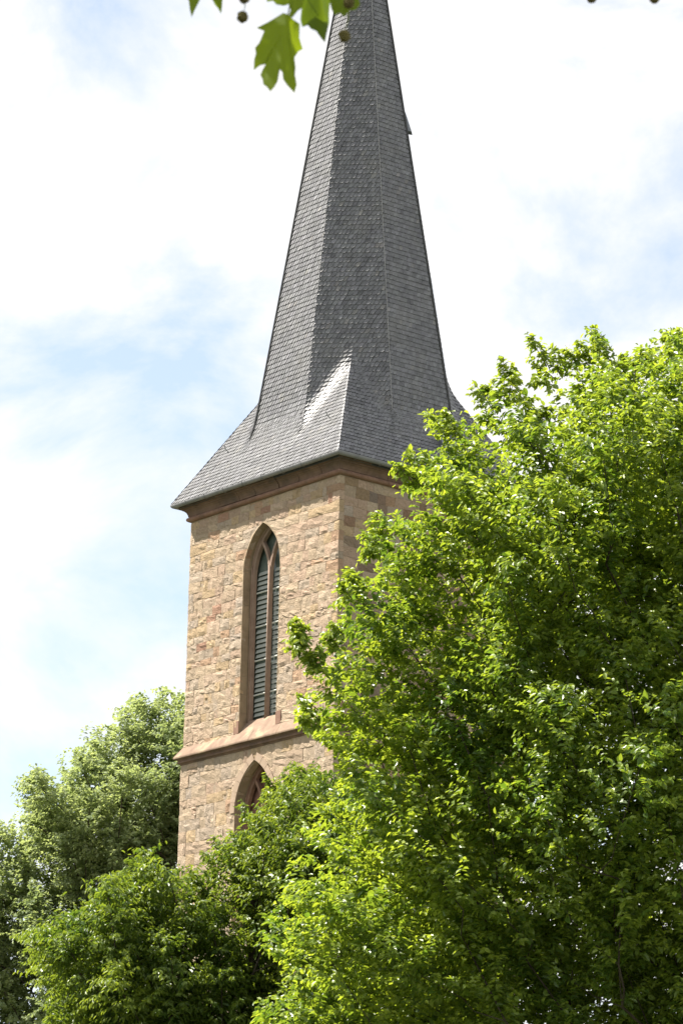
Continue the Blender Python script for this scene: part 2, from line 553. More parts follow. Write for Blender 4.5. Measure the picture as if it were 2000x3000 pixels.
# --- windows -------------------------------------------------------------------------
def tracery(k, W, n_front, n_back, h, frame_w, zs, z0, mull=.038, bar=.07, mat=None, name='tracery', parent=None):
    hw = W['hw']-.003
    ho = hw-frame_w
    rise = W['rise']-(W['zs']*0)-frame_w*1.15+(W['zs']-zs)
    outer = arch_outline(hw, z0, W['zs'], W['rise']-.004)
    Rr = (ho*ho+rise*rise)/(2*ho)
    xin = lambda hh: ho-Rr+math.sqrt(max(Rr*Rr-hh*hh, 0))
    bl = lambda hh: mull+Rr-math.sqrt(max(Rr*Rr-hh*hh, 0))
    xm = (ho+mull)/2
    hl = math.sqrt(max(Rr*Rr-(Rr-(ho-xm))**2, 0))
    lanc = [(mull, z0+.10), (ho, z0+.10)]
    n = 9
    for i in range(n): lanc.append((xin(hl*i/n), zs+hl*i/n))
    lanc.append((xm, zs+hl))
    # cusps along the inner bar
    for i in range(n-1, -1, -1): lanc.append((bl(hl*i/n), zs+hl*i/n))
    ev = lambda hh: mull+Rr-math.sqrt(max((Rr+bar)**2-hh*hh, 0))
    h0 = math.sqrt((Rr+bar)**2-(Rr+mull)**2)
    # where the bar meets the outer arch
    a, b = h0, rise
    for _ in range(60):
        c = (a+b)/2
        if ev(c) < xin(c): a = c
        else: b = c
    hx = a*.985
    eye = [(0, zs+h0)]
    for i in range(1, n+1): hh = h0+(hx-h0)*i/n; eye.append((ev(hh), zs+hh))
    for i in range(1, n): hh = hx+(rise-hx)*i/n; eye.append((max(.004, xin(hh)), zs+hh))
    eye.append((0, zs+rise-.01))
    right = [(-s, z) for s, z in eye[1:-1]][::-1]
    eye = eye+right
    lancr = [(-s, z) for s, z in lanc][::-1]
    mb = MB()
    plate(mb, k, outer, [lanc, lancr, eye], n_back, n_front, h)
    o = mb.build(name, mat, parent)
    return o, ho, mull, hl, rise

def window(k, W, label, zs, z0, n_front, h, tmat, louvre):
    win = empty('window'); win.parent = tower
    win['label'] = label
    tr, ho, mull, hl, rise = tracery(k, W, n_front, n_front-.10, h, .11, zs, z0, mat=tmat, name='tracery', parent=win)
    # slim moulding rib on the frame, standing a little proud
    rb_ = MB()
    for sg in (-1, 1):
        pts = [face(k, sg*(W['hw']-.045), n_front+.012, z0+.02, h)]
        for i in range(14):
            z = W['zs']+ (W['rise']-.06)*math.sin(math.pi/2*i/13)
            pts.append(face(k, sg*max(.0, arch_half(z, W['hw'], W['zs'], W['rise'])-.045), n_front+.012, z, h))
        rb_.tube(pts, .022, 6)
    rb_.build('moulding', tmat, win, True)
    # roll along the mullion
    rb_ = MB(); rb_.tube([face(k, 0, n_front+.006, z0+.09, h), face(k, 0, n_front+.006, zs+.26, h)], .026, 8)
    rb_.build('mullion', tmat, win, True)
    # jamb lining: dressed reveal stones
    zz = W['z0']; 
    ol = arch_outline(W['hw'], W['z0'], W['zs'], W['rise'])
    arc = ol[1:]+[ol[0]]
    seq = []
    zcur = W['z0']
    while zcur < W['zs']-.15:
        zn = min(W['zs'], zcur+random.uniform(.3, .55))
        if W['zs']-zn < .18: zn = W['zs']
        seq.append((zcur, zn)); zcur = zn
    for i in range(4):
        a0, a1 = i/4, (i+1)/4
        seq.append((W['zs']+W['rise']*math.sin(math.pi/2*a0), W['zs']+W['rise']*math.sin(math.pi/2*a1)))
    for sg in (-1, 1):
        for (za, zb2) in seq:
            V, F = [], []
            m_ = 3
            jn = random.uniform(.0, .012)
            for i in range(m_+1):
                z = za+(zb2-za)*i/m_
                z = min(max(z, za+.004), zb2-.004)
                x = arch_half(z, W['hw'], W['zs'], W['rise'])
                V += [face(k, sg*(x-.0-jn), .001+random.uniform(-.006, .004), z, h), face(k, sg*(x-jn), n_front+.001, z, h),
                      face(k, sg*(x+.10), n_front+.001, z, h), face(k, sg*(x+.10), -.02, z, h)]
            for i in range(m_):
                for q in range(4):
                    F.append((i*4+q, i*4+(q+1) % 4, i*4+4+(q+1) % 4, i*4+4+q))
            F.append((3, 2, 1, 0)); F.append(tuple(m_*4+q for q in range(4)))
            link('reveal_stone', mesh('reveal_stone', V, F), M['jamb'], win)
    # glass behind the tracery
    gl = MB()
    plate(gl, k, arch_outline(W['hw']-.01, z0, W['zs'], W['rise']-.02), [], n_front-.26, n_front-.18, h)
    gl.build('pane', M['glass'] if louvre else M['red_dark'], win)
    if louvre:
        nb = 0
        z = z0+.30
        while z < zs+.25:
            major = (nb % 7 == 4)
            for sg in (-1, 1):
                b_ = MB()
                lo, hi = (mull, ho)
                if z > zs:
                    t = (z-zs)/hl; mid = (lo+hi)/2; lo = lo+(mid-lo)*t*.6; hi = hi-(hi-mid)*t*.6
                if major:
                    r_ = .022; b_.tube([face(k, sg*lo, n_front-.112, z, h), face(k, sg*hi, n_front-.112, z, h)], r_, 6)
                    b_.build('saddle_bar', M['bar'], win)
                else:
                    sA, sB = sg*lo, sg*hi; jz = random.uniform(-.006, .006)
                    V = [face(k, s, n, zz_, h) for s, n, zz_ in ((sA, n_front-.120, z-.050+jz), (sB, n_front-.120, z-.050-jz), (sB, n_front-.159, z+.046-jz), (sA, n_front-.159, z+.046+jz),
                                                            (sA, n_front-.128, z-.054+jz), (sB, n_front-.128, z-.054-jz), (sB, n_front-.167, z+.042-jz), (sA, n_front-.167, z+.042+jz))]
                    b_.add(V, [(0,1,2,3),(7,6,5,4),(0,4,5,1),(1,5,6,2),(2,6,7,3),(3,7,4,0)])
                    b_.build('louvre_slat', M['slat'], win)
            z += .125; nb += 1
    return win
M['red_dark'] = noise_mat('red_infill', (.20, .10, .075), (.29, .16, .12), 4, .9, .3, 30, .01, 6, .12)
window(0, UPW, 'tall pointed belfry window with a stone mullion', 25.42, 21.66, -.25, H, M['trac'], True)
window(0, LOW, 'lower pointed window with red stone tracery', 19.30, 16.7, -.28, H+LOWO, M['red'], False)
# sloping sill of the tall window
sb = MB()
V = [face(0, s, n, z) for s, n, z in ((-.80, .003, 21.448), (.80, .003, 21.448), (.75, -.26, 21.80), (-.75, -.26, 21.80), (-.80, -.02, 21.3), (.80, -.02, 21.3), (.75, -.40, 21.3), (-.75, -.40, 21.3))]
sb.add(V, [(0,1,2,3),(7,6,5,4),(0,4,5,1),(1,5,6,2),(2,6,7,3),(3,7,4,0)])
sb.build('sill', M['weather'], tower)
for sg in (-1, 1):     # small pink blocks at the feet of the jambs
    fb = MB()
    P = [face(0, sg*s, n, z) for s, n, z in ((.735, .012, 21.46), (.93, .012, 21.46), (.93, .012, 21.78), (.735, .012, 21.78), (.735, -.2, 21.46), (.93, -.2, 21.46), (.93, -.2, 21.78), (.735, -.2, 21.78))]
    fb.add(P, [(0,1,2,3),(7,6,5,4),(0,4,5,1),(1,5,6,2),(2,6,7,3),(3,7,4,0)])
    fb.build('jamb_foot', M['red'], tower)
# arch stones round the lower window
for sg in (-1, 1):
    W = LOW
    Rr = (W['hw']**2+W['rise']**2)/(2*W['hw'])
    amax = math.asin(min(1, W['rise']/Rr))
    nst = 6
    for i in range(nst):
        a0, a1 = amax*i/nst+.004, amax*(i+1)/nst-.004
        V, F = [], []
        t_ = random.uniform(.15, .20)
        for a in (a0, (a0+a1)/2, a1):
            for rr in (Rr, Rr+t_):
                s = W['hw']-Rr+rr*math.cos(a); z = W['zs']+rr*math.sin(a)
                s = max(s, .002)
                V += [face(0, sg*s, LOWO+.022, z), face(0, sg*s, -.1, z)]
        for j in range(2):
            b = j*4
            F += [(b, b+2, b+6, b+4), (b+1, b+5, b+7, b+3), (b, b+4, b+5, b+1), (b+2, b+3, b+7, b+6)]
        F += [(0, 1, 3, 2), (8, 10, 11, 9)]
        link('arch_stone', mesh('arch_stone', V, F), M['dressed'], walls[0])
# dark core so that no light leaks through the shaft
cb = MB(); cb.box((-2.3, -2.3, .2), (2.3, 2.3, 27.7)); cb.build('shaft_core', M['dark'], tower)

# --- spire ---------------------------------------------------------------------------
spire = empty('spire'); spire.parent = tower
spire['label'] = 'steep octagonal slate spire flaring to square eaves'
def rad(z): return RB*(ZT-z)/(ZT-ZB)
def skh(z): return AE-(z-ZE)/SLOPE
ANG = [math.pi+i*math.pi/4 for i in range(8)]       # 0: left facet (-x), 1: diagonal to camera ... 2: right facet (-y)
NK = np.array([[math.cos(a), math.sin(a)] for a in ANG])
QK = np.array([1 if i % 2 == 0 else (1+T8)/math.sqrt(2) for i in range(8)])
KS = RB/(ZT-ZB)
def S1(P):
    xy = P[:, :2]-np.stack([LEAN*(P[:, 2]-ZB), 0*P[:, 2]], 1)
    d = xy@NK.T-QK[None]*rad(P[:, 2])[:, None]
    return d.max(1)/math.sqrt(1+KS*KS)
def S2(P):
    d = np.maximum(np.abs(P[:, 0]), np.abs(P[:, 1]))-skh(P[:, 2])
    return d/math.sqrt(1+1/SLOPE**2)
def smin(a, b, k=.27):
    h = np.clip(.5+.5*(b-a)/k, 0, 1)
    return b*(1-h)+a*h-k*h*(1-h)
def SU(P): return smin(S1(P), S2(P))
def grad(P, f):
    e = 1e-3
    G = np.stack([f(P+np.eye(3)[i]*e)-f(P-np.eye(3)[i]*e) for i in range(3)], 1)
    return G/np.maximum(np.linalg.norm(G, axis=1, keepdims=True), 1e-9)
# boarding under the slates
db = MB()
def octv(z):
    r = rad(z); lx = LEAN*(z-ZB)
    P = []
    for i in range(8):
        n = NK[i]; t = np.array([-n[1], n[0]])
        # vertex between facet i and i+1
        if i % 2 == 0: q = n*r+t*r*T8
        else:
            n2 = NK[(i+1) % 8]; t2 = np.array([-n2[1], n2[0]]); q = n2*r-t2*r*T8
        P.append((q[0]+lx, q[1], z))
    return P
lo, hi = octv(ZE+.1), octv(ZT-.05)
V = lo+hi
db.add(V, [(i, (i+1) % 8, 8+(i+1) % 8, 8+i) for i in range(8)]+[tuple(range(8, 16))])
zt2 = ZE+1.95
a0, a1 = AE-.01, skh(zt2)-.01
db.add([(-a0,-a0,ZE),(a0,-a0,ZE),(a0,a0,ZE),(-a0,a0,ZE),(-a1,-a1,zt2),(a1,-a1,zt2),(a1,a1,zt2),(-a1,a1,zt2)],
       [(0,1,5,4),(1,2,6,5),(2,3,7,6),(3,0,4,7),(4,5,6,7)])
db.build('boarding', M['deck'], spire)
# soffit closing the eaves
sf = MB()
for k in range(4):
    V = [face(k, s, n, z) for s, n, z in ((-H, 0, 27.82), (H, 0, 27.82), (H+.36, .36, 27.824), (-H-.36, .36, 27.824))]
    sf.add(V, [(0, 1, 2, 3)])
sf.build('soffit', M['deck'], spire)

slV, slT, slC, slKey = [], [], [], []
def slates(org, hd, gd, nd, q0, q1, halfw, other, course, wid, tag_, skew=.55):
    """rows of overlapping slates on a plane: org + hd*s + gd*q"""
    nrow = int((q1-q0)/course)
    for i in range(nrow):
        q = q0+i*course
        hw0 = halfw(q); hw1 = halfw(q+course*1.2)
        if hw0 < .03: continue
        s = -hw0-random.random()*wid
        while s < hw0:
            w = wid*random.uniform(.8, 1.2)
            k = skew*w*1.0
            dq = random.uniform(-.006, .006)
            l0, l1 = max(-1, 0), 0
            pts = [(s, 0, 1), (s+w*.72, -.004, 1), (s+w*1.02, course*.22, .82), (s+w*1.04+k, course*1.18, -.1), (s+k, course*1.18, -.1)]
            P = []
            lift = random.uniform(.010, .017)
            for j, (ps, pq, hl_) in enumerate(pts):
                lim = hw0+(hw1-hw0)*max(0, min(1, pq/(course*1.2)))+.012
                ps = min(max(ps, -lim), lim)
                side = .0065*(1 if j in (1, 2, 3) else -.3)
                P.append((ps, q+pq+dq, lift*hl_+side+.006))
            if P[1][0]-P[0][0] > .012 or P[3][0]-P[4][0] > .012:
                slKey.append((P, tag_))
            s += w
PL = {}
def plane_slates(org, hd, gd, nd, *a, **kw):
    n0 = len(slKey)
    slates(org, hd, gd, nd, *a, **kw)
    for j in range(n0, len(slKey)):
        PL[j] = (org, hd, gd, nd)
CO = .136
for i in range(8):
    n2 = NK[i]; t2 = np.array([-n2[1], n2[0]])
    hd = np.array([t2[0], t2[1], 0])
    cz = 1/math.sqrt(1+(KS*QK[i])**2)
    lx = LEAN
    gd = np.array([-n2[0]*KS*QK[i]+lx, -n2[1]*KS*QK[i], 1.]); gl_ = np.linalg.norm(gd); gd /= gl_
    nd = np.cross(hd, gd); nd /= np.linalg.norm(nd)
    if nd[:2]@n2 < 0: nd = -nd
    zlo = ZB-.5 if i % 2 == 0 else ZB-.45
    org = np.array([n2[0]*rad(zlo)*QK[i]+lx*(zlo-ZB), n2[1]*rad(zlo)*QK[i], zlo])
    side = T8 if i % 2 == 0 else (1-T8)/math.sqrt(2)
    hwf = lambda q, gz=gd[2], zlo=zlo, side=side: rad(zlo+q*gz)*side
    # the camera sees the seam side: slates run left to right as seen from outside
    sgn = 1 if np.cross(np.array([0, 0, 1.]), nd)@hd > 0 else -1
    plane_slates(org, hd*sgn, gd, nd, 0, (ZT-.3-zlo)/gd[2], hwf, 'skirt', CO, .105 if i != 1 else .115, 'spire')
for k in range(4):
    a = math.pi+k*math.pi/2
    n2 = np.array([math.cos(a), math.sin(a)])
    hd = np.array([-n2[1], n2[0], 0.])
    gd = np.array([-n2[0]/SLOPE, -n2[1]/SLOPE, 1.]); gd /= np.linalg.norm(gd)
    nd = np.cross(hd, gd)
    if nd[:2]@n2 < 0: nd = -nd
    org = np.array([n2[0]*AE, n2[1]*AE, ZE])
    sgn = 1 if np.cross(np.array([0, 0, 1.]), nd)@hd > 0 else -1
    plane_slates(org, hd*sgn, gd, nd, 0, 3.8/gd[2], lambda q, gz=gd[2]: skh(ZE+q*gz), 'spire', CO*.95, .125, 'skirt')
ns = len(slKey)
PP = np.zeros((ns, 5, 3)); ND = np.zeros((ns, 3)); OFF = np.zeros((ns, 5))
for j, (P, tg) in enumerate(slKey):
    org, hd, gd, nd = PL[j]
    for q in range(5):
        PP[j, q] = org+hd*P[q][0]+gd*P[q][1]
        OFF[j, q] = P[q][2]
    ND[j] = nd
ctr = PP.mean(1)
isk = np.array([1 if k_[1] == 'skirt' else 0 for k_ in slKey])
oth = np.where(isk == 1, S1(ctr), S2(ctr))
keep = oth > -.13
PP, ND, OFF, ctr, isk = PP[keep], ND[keep], OFF[keep], ctr[keep], isk[keep]
ns = len(PP)
flatP = PP.reshape(-1, 3)
for _ in range(4):
    d = SU(flatP)
    G = grad(flatP, SU)
    flatP = flatP-G*d[:, None]*(np.abs(d) < .5)[:, None]
G = grad(flatP, SU)
# keep hip edges crisp: the slate keeps its own plane's normal for the lift
NL = np.repeat(ND, 5, 0)
mixn = G*.7+NL*.3; mixn /= np.linalg.norm(mixn, axis=1, keepdims=True)
top = flatP+mixn*OFF.reshape(-1, 1)
bot = top-mixn*.008
top = top.reshape(ns, 5, 3); bot = bot.reshape(ns, 5, 3)
SV = np.concatenate([top, bot[:, :4]], 1)            # 9 verts per slate
ST = np.array([(0,1,2),(0,2,3),(0,3,4),(0,5,6),(0,6,1),(1,6,7),(1,7,2),(2,7,8),(2,8,3)])
vv = rng.normal(1, .12, ns).clip(.65, 1.4)
tint = rng.random(ns)
SC = np.stack([.138*vv*(1+.03*(tint-.5)), .139*vv, .144*vv*(1+.06*(tint-.3))], 1)
old = rng.random(ns) < .02
SC[old] *= np.array([1.35, 1.3, 1.2])
# the 300 slates that show largest become parts of their own
cw = to_world(ctr); nw = ND@TM[:3, :3].T
view = EYE-cw; view /= np.linalg.norm(view, axis=1, keepdims=True)
pxs = project(cw)
sc_ = (nw*view).sum(1)*np.linalg.norm(np.cross(PP[:, 1]-PP[:, 0], PP[:, 4]-PP[:, 0]), axis=1)
hid = (pxs[:, 0] > 1180) & (pxs[:, 1] > 1230)
sc_[hid] = 0
sel = np.argsort(-sc_)[:300]
ms = np.zeros(ns, bool); ms[sel] = True
for j in sel:
    link('slate', fast_tris('slate', SV[j], ST, np.tile(SC[j], (9, 1))), M['slate'], spire)
r_ = np.where(~ms)[0]
o = link('slating', fast_tris('slating', SV[r_].reshape(-1, 3), (ST[None]+np.arange(len(r_))[:, None, None]*9).reshape(-1, 3), np.repeat(SC[r_], 9, 0)), M['slate'], spire)
o['kind'] = 'stuff'

# edge shade strips, conductor, hatches, hooks
def oct_edge(i, z, out=.03):
    P = np.array(octv(z)[i]); d = np.array([P[0]-LEAN*(z-ZB), P[1]]); d /= np.linalg.norm(d)
    return (P[0]+d[0]*out, P[1]+d[1]*out, z)
wb = MB()
zz = list(np.linspace(ZT-1, ZB+.4, 14))
pts = [oct_edge(1, z, .05) for z in zz]+[(-.66, -2.72, 28.98), (-.70, -3.0, 28.5), (-.72, -3.28, 27.98), (-.72, -3.41, 27.85)]
wb.tube(pts, .004, 5)
wb.build('lightning_conductor', M['wire'], spire)
for i in (7, 2):  # dark strips standing in for shade along the overhanging edge slates
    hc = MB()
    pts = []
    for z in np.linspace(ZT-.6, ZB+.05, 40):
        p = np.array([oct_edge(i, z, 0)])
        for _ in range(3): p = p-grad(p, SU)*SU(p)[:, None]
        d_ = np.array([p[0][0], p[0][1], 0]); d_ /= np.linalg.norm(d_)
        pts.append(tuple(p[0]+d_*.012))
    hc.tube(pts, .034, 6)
    hc.build('hip_shade_strip', M['deck'], spire)
# metal roof hatch on the flared skirt of the right side
def on_skirt(k, s, up, lift):
    n2 = [(-1, 0), (0, -1), (1, 0), (0, 1)][k]
    hd = np.array([-n2[1], n2[0]])
    z = ZE+up
    b_ = skh(z)+lift*math.sin(math.atan(SLOPE))
    return (n2[0]*b_+hd[0]*s, n2[1]*b_+hd[1]*s, z+lift*math.cos(math.atan(SLOPE)))
hb = MB()
V = [on_skirt(1, s, u_, l_) for l_ in (.04, .14) for s, u_ in ((.35, .42), (1.05, .42), (1.05, 1.15), (.35, 1.15))]
V = [(x, y, z) for x, y, z in V]
hb.add(V, [(3,2,1,0),(4,5,6,7),(0,1,5,4),(1,2,6,5),(2,3,7,6),(3,0,4,7)])
hb.build('roof_hatch', M['lead'], spire)
# little hatch seen edge-on high on the right of the spire
zc = 38.1
e0 = np.array(oct_edge(2, zc, 0)); nn = np.array([NK[3][0], NK[3][1], 0]); tt = np.array([-nn[1], nn[0], 0])
hb = MB()
def hp(t, n, z):
    r0 = (rad(z)-rad(zc))*QK[3]
    return tuple(e0+tt*t+nn*(n+r0)+np.array([0, 0, z-zc]))
V = [hp(t, n, z) for t, n, z in ((.03, -.04, zc-.26), (.28, -.04, zc-.26), (.28, -.04, zc+.26), (.03, -.04, zc+.26),
                                 (.03, .14, zc-.30), (.28, .14, zc-.30), (.28, .06, zc+.26), (.03, .045, zc+.26))]
hb.add(V, [(3,2,1,0),(4,5,6,7),(0,1,5,4),(1,2,6,5),(2,3,7,6),(3,0,4,7)])
hb.build('vent_hatch', M['lead'], spire)
for (x, y, z) in ((-2.42, -2.12, 28.95+.0), (-2.35, 2.0, 28.95)):
    p = np.array([[x, y, z]])
    for _ in range(4): p = p-grad(p, SU)*SU(p)[:, None]
    p = p[0]; gn = grad(p[None], SU)[0]
    kb = MB(); kb.tube([p, p+gn*.10, p+gn*.13+np.array([0, 0, .07])], .012, 5)
    kb.build('roof_hook', M['wire'], spire)

# ================================================================== trees
def pts_in(poly, X, Z):
    ins = np.zeros(len(X), bool); n = len(poly)
    j = n-1
    for i in range(n):
        xi, zi = poly[i]; xj, zj = poly[j]
        c = ((zi > Z) != (zj > Z)) & (X < (xj-xi)*(Z-zi)/(zj-zi+1e-12)+xi)
        ins ^= c; j = i
    return ins
def edge_dist(poly, X, Z):
    d = np.full(len(X), 1e9); n = len(poly)
    for i in range(n):
        a = np.array(poly[i]); b = np.array(poly[(i+1) % n]); ab = b-a
        t = np.clip(((X-a[0])*ab[0]+(Z-a[1])*ab[1])/(ab@ab+1e-12), 0, 1)
        d = np.minimum(d, np.hypot(X-a[0]-t*ab[0], Z-a[1]-t*ab[1]))
    return d
def unit(a): return a/np.maximum(np.linalg.norm(a, axis=-1, keepdims=True), 1e-9)

LEAF6 = (np.array([(0,0,0), (.5,0,-.05), (1,0,-.22), (.28,.40,.10), (.68,.36,.04), (.28,-.40,.10), (.68,-.36,.04)]),
         np.array([(0,1,3), (1,4,3), (1,2,4), (0,5,1), (1,5,6), (1,6,2)]))
LEAF4 = (np.array([(0,0,0), (.25,.38,.08), (.66,.36,.06), (1,0,-.15), (.66,-.36,.06), (.25,-.38,.08)]), np.array([(0,2,1), (0,3,2), (0,4,3), (0,5,4)]))
LEAF2 = (np.array([(0,0,0), (.5,.42,.12), (1,0,-.12), (.5,-.42,.12)]), np.array([(0,2,1), (0,3,2)]))
def leaf_frames(d, n):
    d = unit(d); n = unit(n-d*(n*d).sum(1, keepdims=True)); s = np.cross(n, d)
    return d, s, n
def leaf_mesh(name, P, d, n, ln, wd, col, tmpl):
    tv, tt = tmpl
    d, s, n = leaf_frames(d, n)
    V = P[:, None]+tv[None, :, 0:1]*(d*ln[:, None])[:, None]+tv[None, :, 1:2]*(s*wd[:, None])[:, None]+tv[None, :, 2:3]*(n*ln[:, None])[:, None]
    T = tt[None]+(np.arange(len(P))*len(tv))[:, None, None]
    C = np.repeat(np.stack([col, col, col], 1), len(tv), 0)
    return fast_tris(name, V.reshape(-1, 3), T.reshape(-1, 3), C)

def build_tree(name, label, cat, poly_disp, Y, Rth, spacing, trunk_x, leaf_mat_, shoots, leaves_per, ln, ratio, bough_len, droop,
               tmpl=LEAF4, tips=(), up=.55, fork_z=3.5, trunk_r=.22, interior=1.6, seed=1, singles=0, extra=(), shoot_len=(.22, .42), group=None,
               thin=.0, spread=.5, fresh=1.0, flat=1.0, back=.55, inset=.34, fall=.05, recess=.0, leaders=()):
    rg = np.random.default_rng(seed)
    k = 1.0
    poly = [tuple(at_y(x*k, y*k, Y)[[0, 2]]) for x, y in poly_disp]
    pa = np.array(poly)
    lo, hi = pa.min(0), pa.max(0)
    zc = (lo[1]+hi[1])/2
    # --- bough centres
    n = 60000
    X = rg.uniform(lo[0], hi[0], n); Z = rg.uniform(lo[1], hi[1], n)
    ins = pts_in(poly, X, Z); X, Z = X[ins], Z[ins]
    s = edge_dist(poly, X, Z)
    ok = s > inset; X, Z, s = X[ok], Z[ok], s[ok]
    t = np.sqrt(np.maximum(Rth**2-(Rth-np.minimum(s, Rth))**2, 0))
    wl = 2.2*Rth/2.5
    t = t*(.86+.22*np.sin(X/wl*3.1+1.3*np.sin(Z/wl*1.7)+seed)+.2*np.sin(Z/wl*3.6+1.1*np.sin(X/wl*2.3)+2*seed))
    dy = rg.uniform(-1, back, len(X))*t
    depth_in = np.minimum(s, t-np.abs(dy))
    good = depth_in < interior
    C = np.stack([X, Y+dy+recess*(hi[1]-Z), Z], 1)[good]
    chosen = []
    cell = {}
    for p in C:
        key = tuple((p/spacing).astype(int))
        bad = False
        for a in (-1, 0, 1):
            for b in (-1, 0, 1):
                for c in (-1, 0, 1):
                    for q in cell.get((key[0]+a, key[1]+b, key[2]+c), ()):
                        if ((p-q)**2).sum() < spacing**2: bad = True; break
                    if bad: break
                if bad: break
            if bad: break
        if not bad:
            cell.setdefault(key, []).append(p); chosen.append(p)
    B = np.array(chosen)
    if thin: B = B[rg.random(len(B)) > thin]
    for (x, y, dyy) in tips:
        B = np.concatenate([B, (at_y(x*k, y*k, Y+dyy))[None]])
    ntip = len(tips)
    trunk_top = lo[1]+(hi[1]-lo[1])*.72
    axis = np.array([trunk_x, Y])
    out = B-np.stack([np.full(len(B), trunk_x), np.full(len(B), Y), np.clip(B[:, 2]-2.0, fork_z, trunk_top)], 1)
    bd = unit(unit(out)*.75+np.array([0, 0, up])+rg.normal(0, .22, B.shape))
    if ntip:
        bd[-ntip:] = unit(bd[-ntip:]*.5+np.array([0, 0, .7])); B[-ntip:] -= bd[-ntip:]*bough_len*.55
    outn = unit(out*np.array([1, 1, .6]))
    # --- limbs: each bough grows from the nearest limb below it
    tz = np.arange(0, trunk_top, .5)
    nodes = [np.array([trunk_x+.12*math.sin(z*.5), Y+.1*math.cos(z*.4), z]) for z in tz]
    par = [-1]+list(range(len(nodes)-1)); isb = [False]*len(nodes)
    cnt_nodes = list(nodes)
    order = np.argsort(np.linalg.norm(B[:, :2]-axis, axis=1)+.25*np.abs(B[:, 2]-zc))
    arr = np.array(nodes); first = int(fork_z/.5)
    tipnode = []
    for bi in order:
        base = B[bi]-bd[bi]*bough_len*.5
        dv = base-arr[first:]
        dist = np.linalg.norm(dv, axis=1); hor = np.linalg.norm(dv[:, :2], axis=1)
        cost = dist+1.2*np.maximum(0, hor*.45-dv[:, 2])
        pi = int(np.argmin(cost))+first
        p0 = arr[pi]; seg = max(2, int(dist[pi-first]/.6))
        prev = pi
        new = []
        for q in range(1, seg+1):
            f = q/seg
            pt = p0*(1-f)+base*f+np.array([0, 0, .10*dist[pi-first]*math.sin(math.pi*f)*-.6])+rg.normal(0, .03, 3)*(1 if q < seg else 0)
            new.append(pt); par.append(prev); prev = len(par)-1
        endp = base+bd[bi]*bough_len*.8
        dd0 = endp-EYE; q0 = EYE+dd0*(Y/dd0[1])
        i0 = pts_in(poly, q0[:1], q0[2:3])[0] and edge_dist(poly, q0[:1], q0[2:3])[0] > .12
        new.append(endp if i0 else base+bd[bi]*bough_len*.25); par.append(prev)
        arr = np.concatenate([arr, np.array(new)])
    nn_ = len(arr)
    load = np.zeros(nn_)
    haschild = np.zeros(nn_, bool)
    for i in range(nn_-1, 0, -1):
        if not haschild[i]: load[i] += 1
        load[par[i]] += load[i]; haschild[par[i]] = True
    rad_ = np.maximum(.004, trunk_r*(load/load[0])**.62)
    nt_ = len(tz)
    root = empty(name, (trunk_x, Y, 0))
    tag(root, label, cat, group)
    off = np.array([trunk_x, Y, 0])
    def tubes(idx, sides):
        VV, TT = [], []; o_ = 0
        ang = np.arange(sides)*2*math.pi/sides
        for i in idx:
            a, b = arr[par[i]]-off, arr[i]-off
            d = b-a; l = np.linalg.norm(d)
            if l < 1e-4: continue
            d /= l; u_ = np.cross(d, [0, 0, 1.]) if abs(d[2]) < .95 else np.cross(d, [1., 0, 0]); u_ /= np.linalg.norm(u_); w_ = np.cross(d, u_)
            ra, rb2 = min(rad_[par[i]], rad_[i]*1.35), rad_[i]
            ring = np.cos(ang)[:, None]*u_+np.sin(ang)[:, None]*w_
            VV.append(a-d*ra*.3+ring*ra); VV.append(b+ring*rb2)
            for q in range(sides):
                r2 = (q+1) % sides
                TT += [(o_+q, o_+r2, o_+sides+r2), (o_+q, o_+sides+r2, o_+sides+q)]
            o_ += 2*sides
        return np.concatenate(VV), np.array(TT)
    rad_[:nt_] = np.maximum(rad_[:nt_], trunk_r*1.6*np.linspace(1, .2, nt_))
    V, T = tubes(range(1, nt_), 10)
    link('trunk', fast_tris('trunk', V, T, None, True), M['bark'], root)
    V, T = tubes(range(nt_, nn_), 5)
    link('branches', fast_tris('branches', V, T, None, True), M['bark'], root)
    # --- shoots and leaves
    nb = len(B)
    sp = rg.uniform(-.5, .55, (nb, shoots))
    base = B[:, None]+bd[:, None]*(sp*bough_len)[..., None]
    rnd = unit(rg.normal(0, 1, (nb, shoots, 3)))
    rnd[..., 2] *= flat
    rnd -= bd[:, None]*(rnd*bd[:, None]).sum(-1, keepdims=True)*.7
    rnd[..., 2] *= flat
    sdir = unit(bd[:, None]*.55+unit(rnd)*.95+np.array([0, 0, .25]))
    taper = (1-np.abs(sp-.05)*1.05)
    base = base+unit(rnd)*(spread*bough_len*.45*taper*rg.random((nb, shoots)))[..., None]
    slen = rg.uniform(*shoot_len, (nb, shoots))*(.6+.5*taper)
    base = base.reshape(-1, 3); sdir = sdir.reshape(-1, 3); slen = slen.ravel()
    lo_n = np.repeat(outn, shoots, 0)
    lb, ldr, ll_, lo2 = [], [], [], []
    lead_segs = []
    for (tx, ty, bx, by) in leaders:
        dy0 = rg.uniform(-.35, .15)
        tp, bp = at_y(tx, ty, Y+dy0), at_y(bx, by, Y+dy0+.1)
        ax_ = tp-bp; al = np.linalg.norm(ax_); axu = ax_/al
        lead_segs.append((bp, tp))
        m_ = max(5, int(al/.07))
        for q in range(m_):
            fq = (q+.3)/m_
            r3 = unit(rg.normal(0, 1, 3)); r3 -= axu*(r3@axu)
            lb.append(bp+ax_*fq*.92); ldr.append(unit(axu*(.5+.5*fq)+unit(r3)*(1.0-.55*fq))); ll_.append((.20-.11*fq)*rg.uniform(.8, 1.2)); lo2.append(unit(np.array([-.3, -.8, .4])+r3*.5))
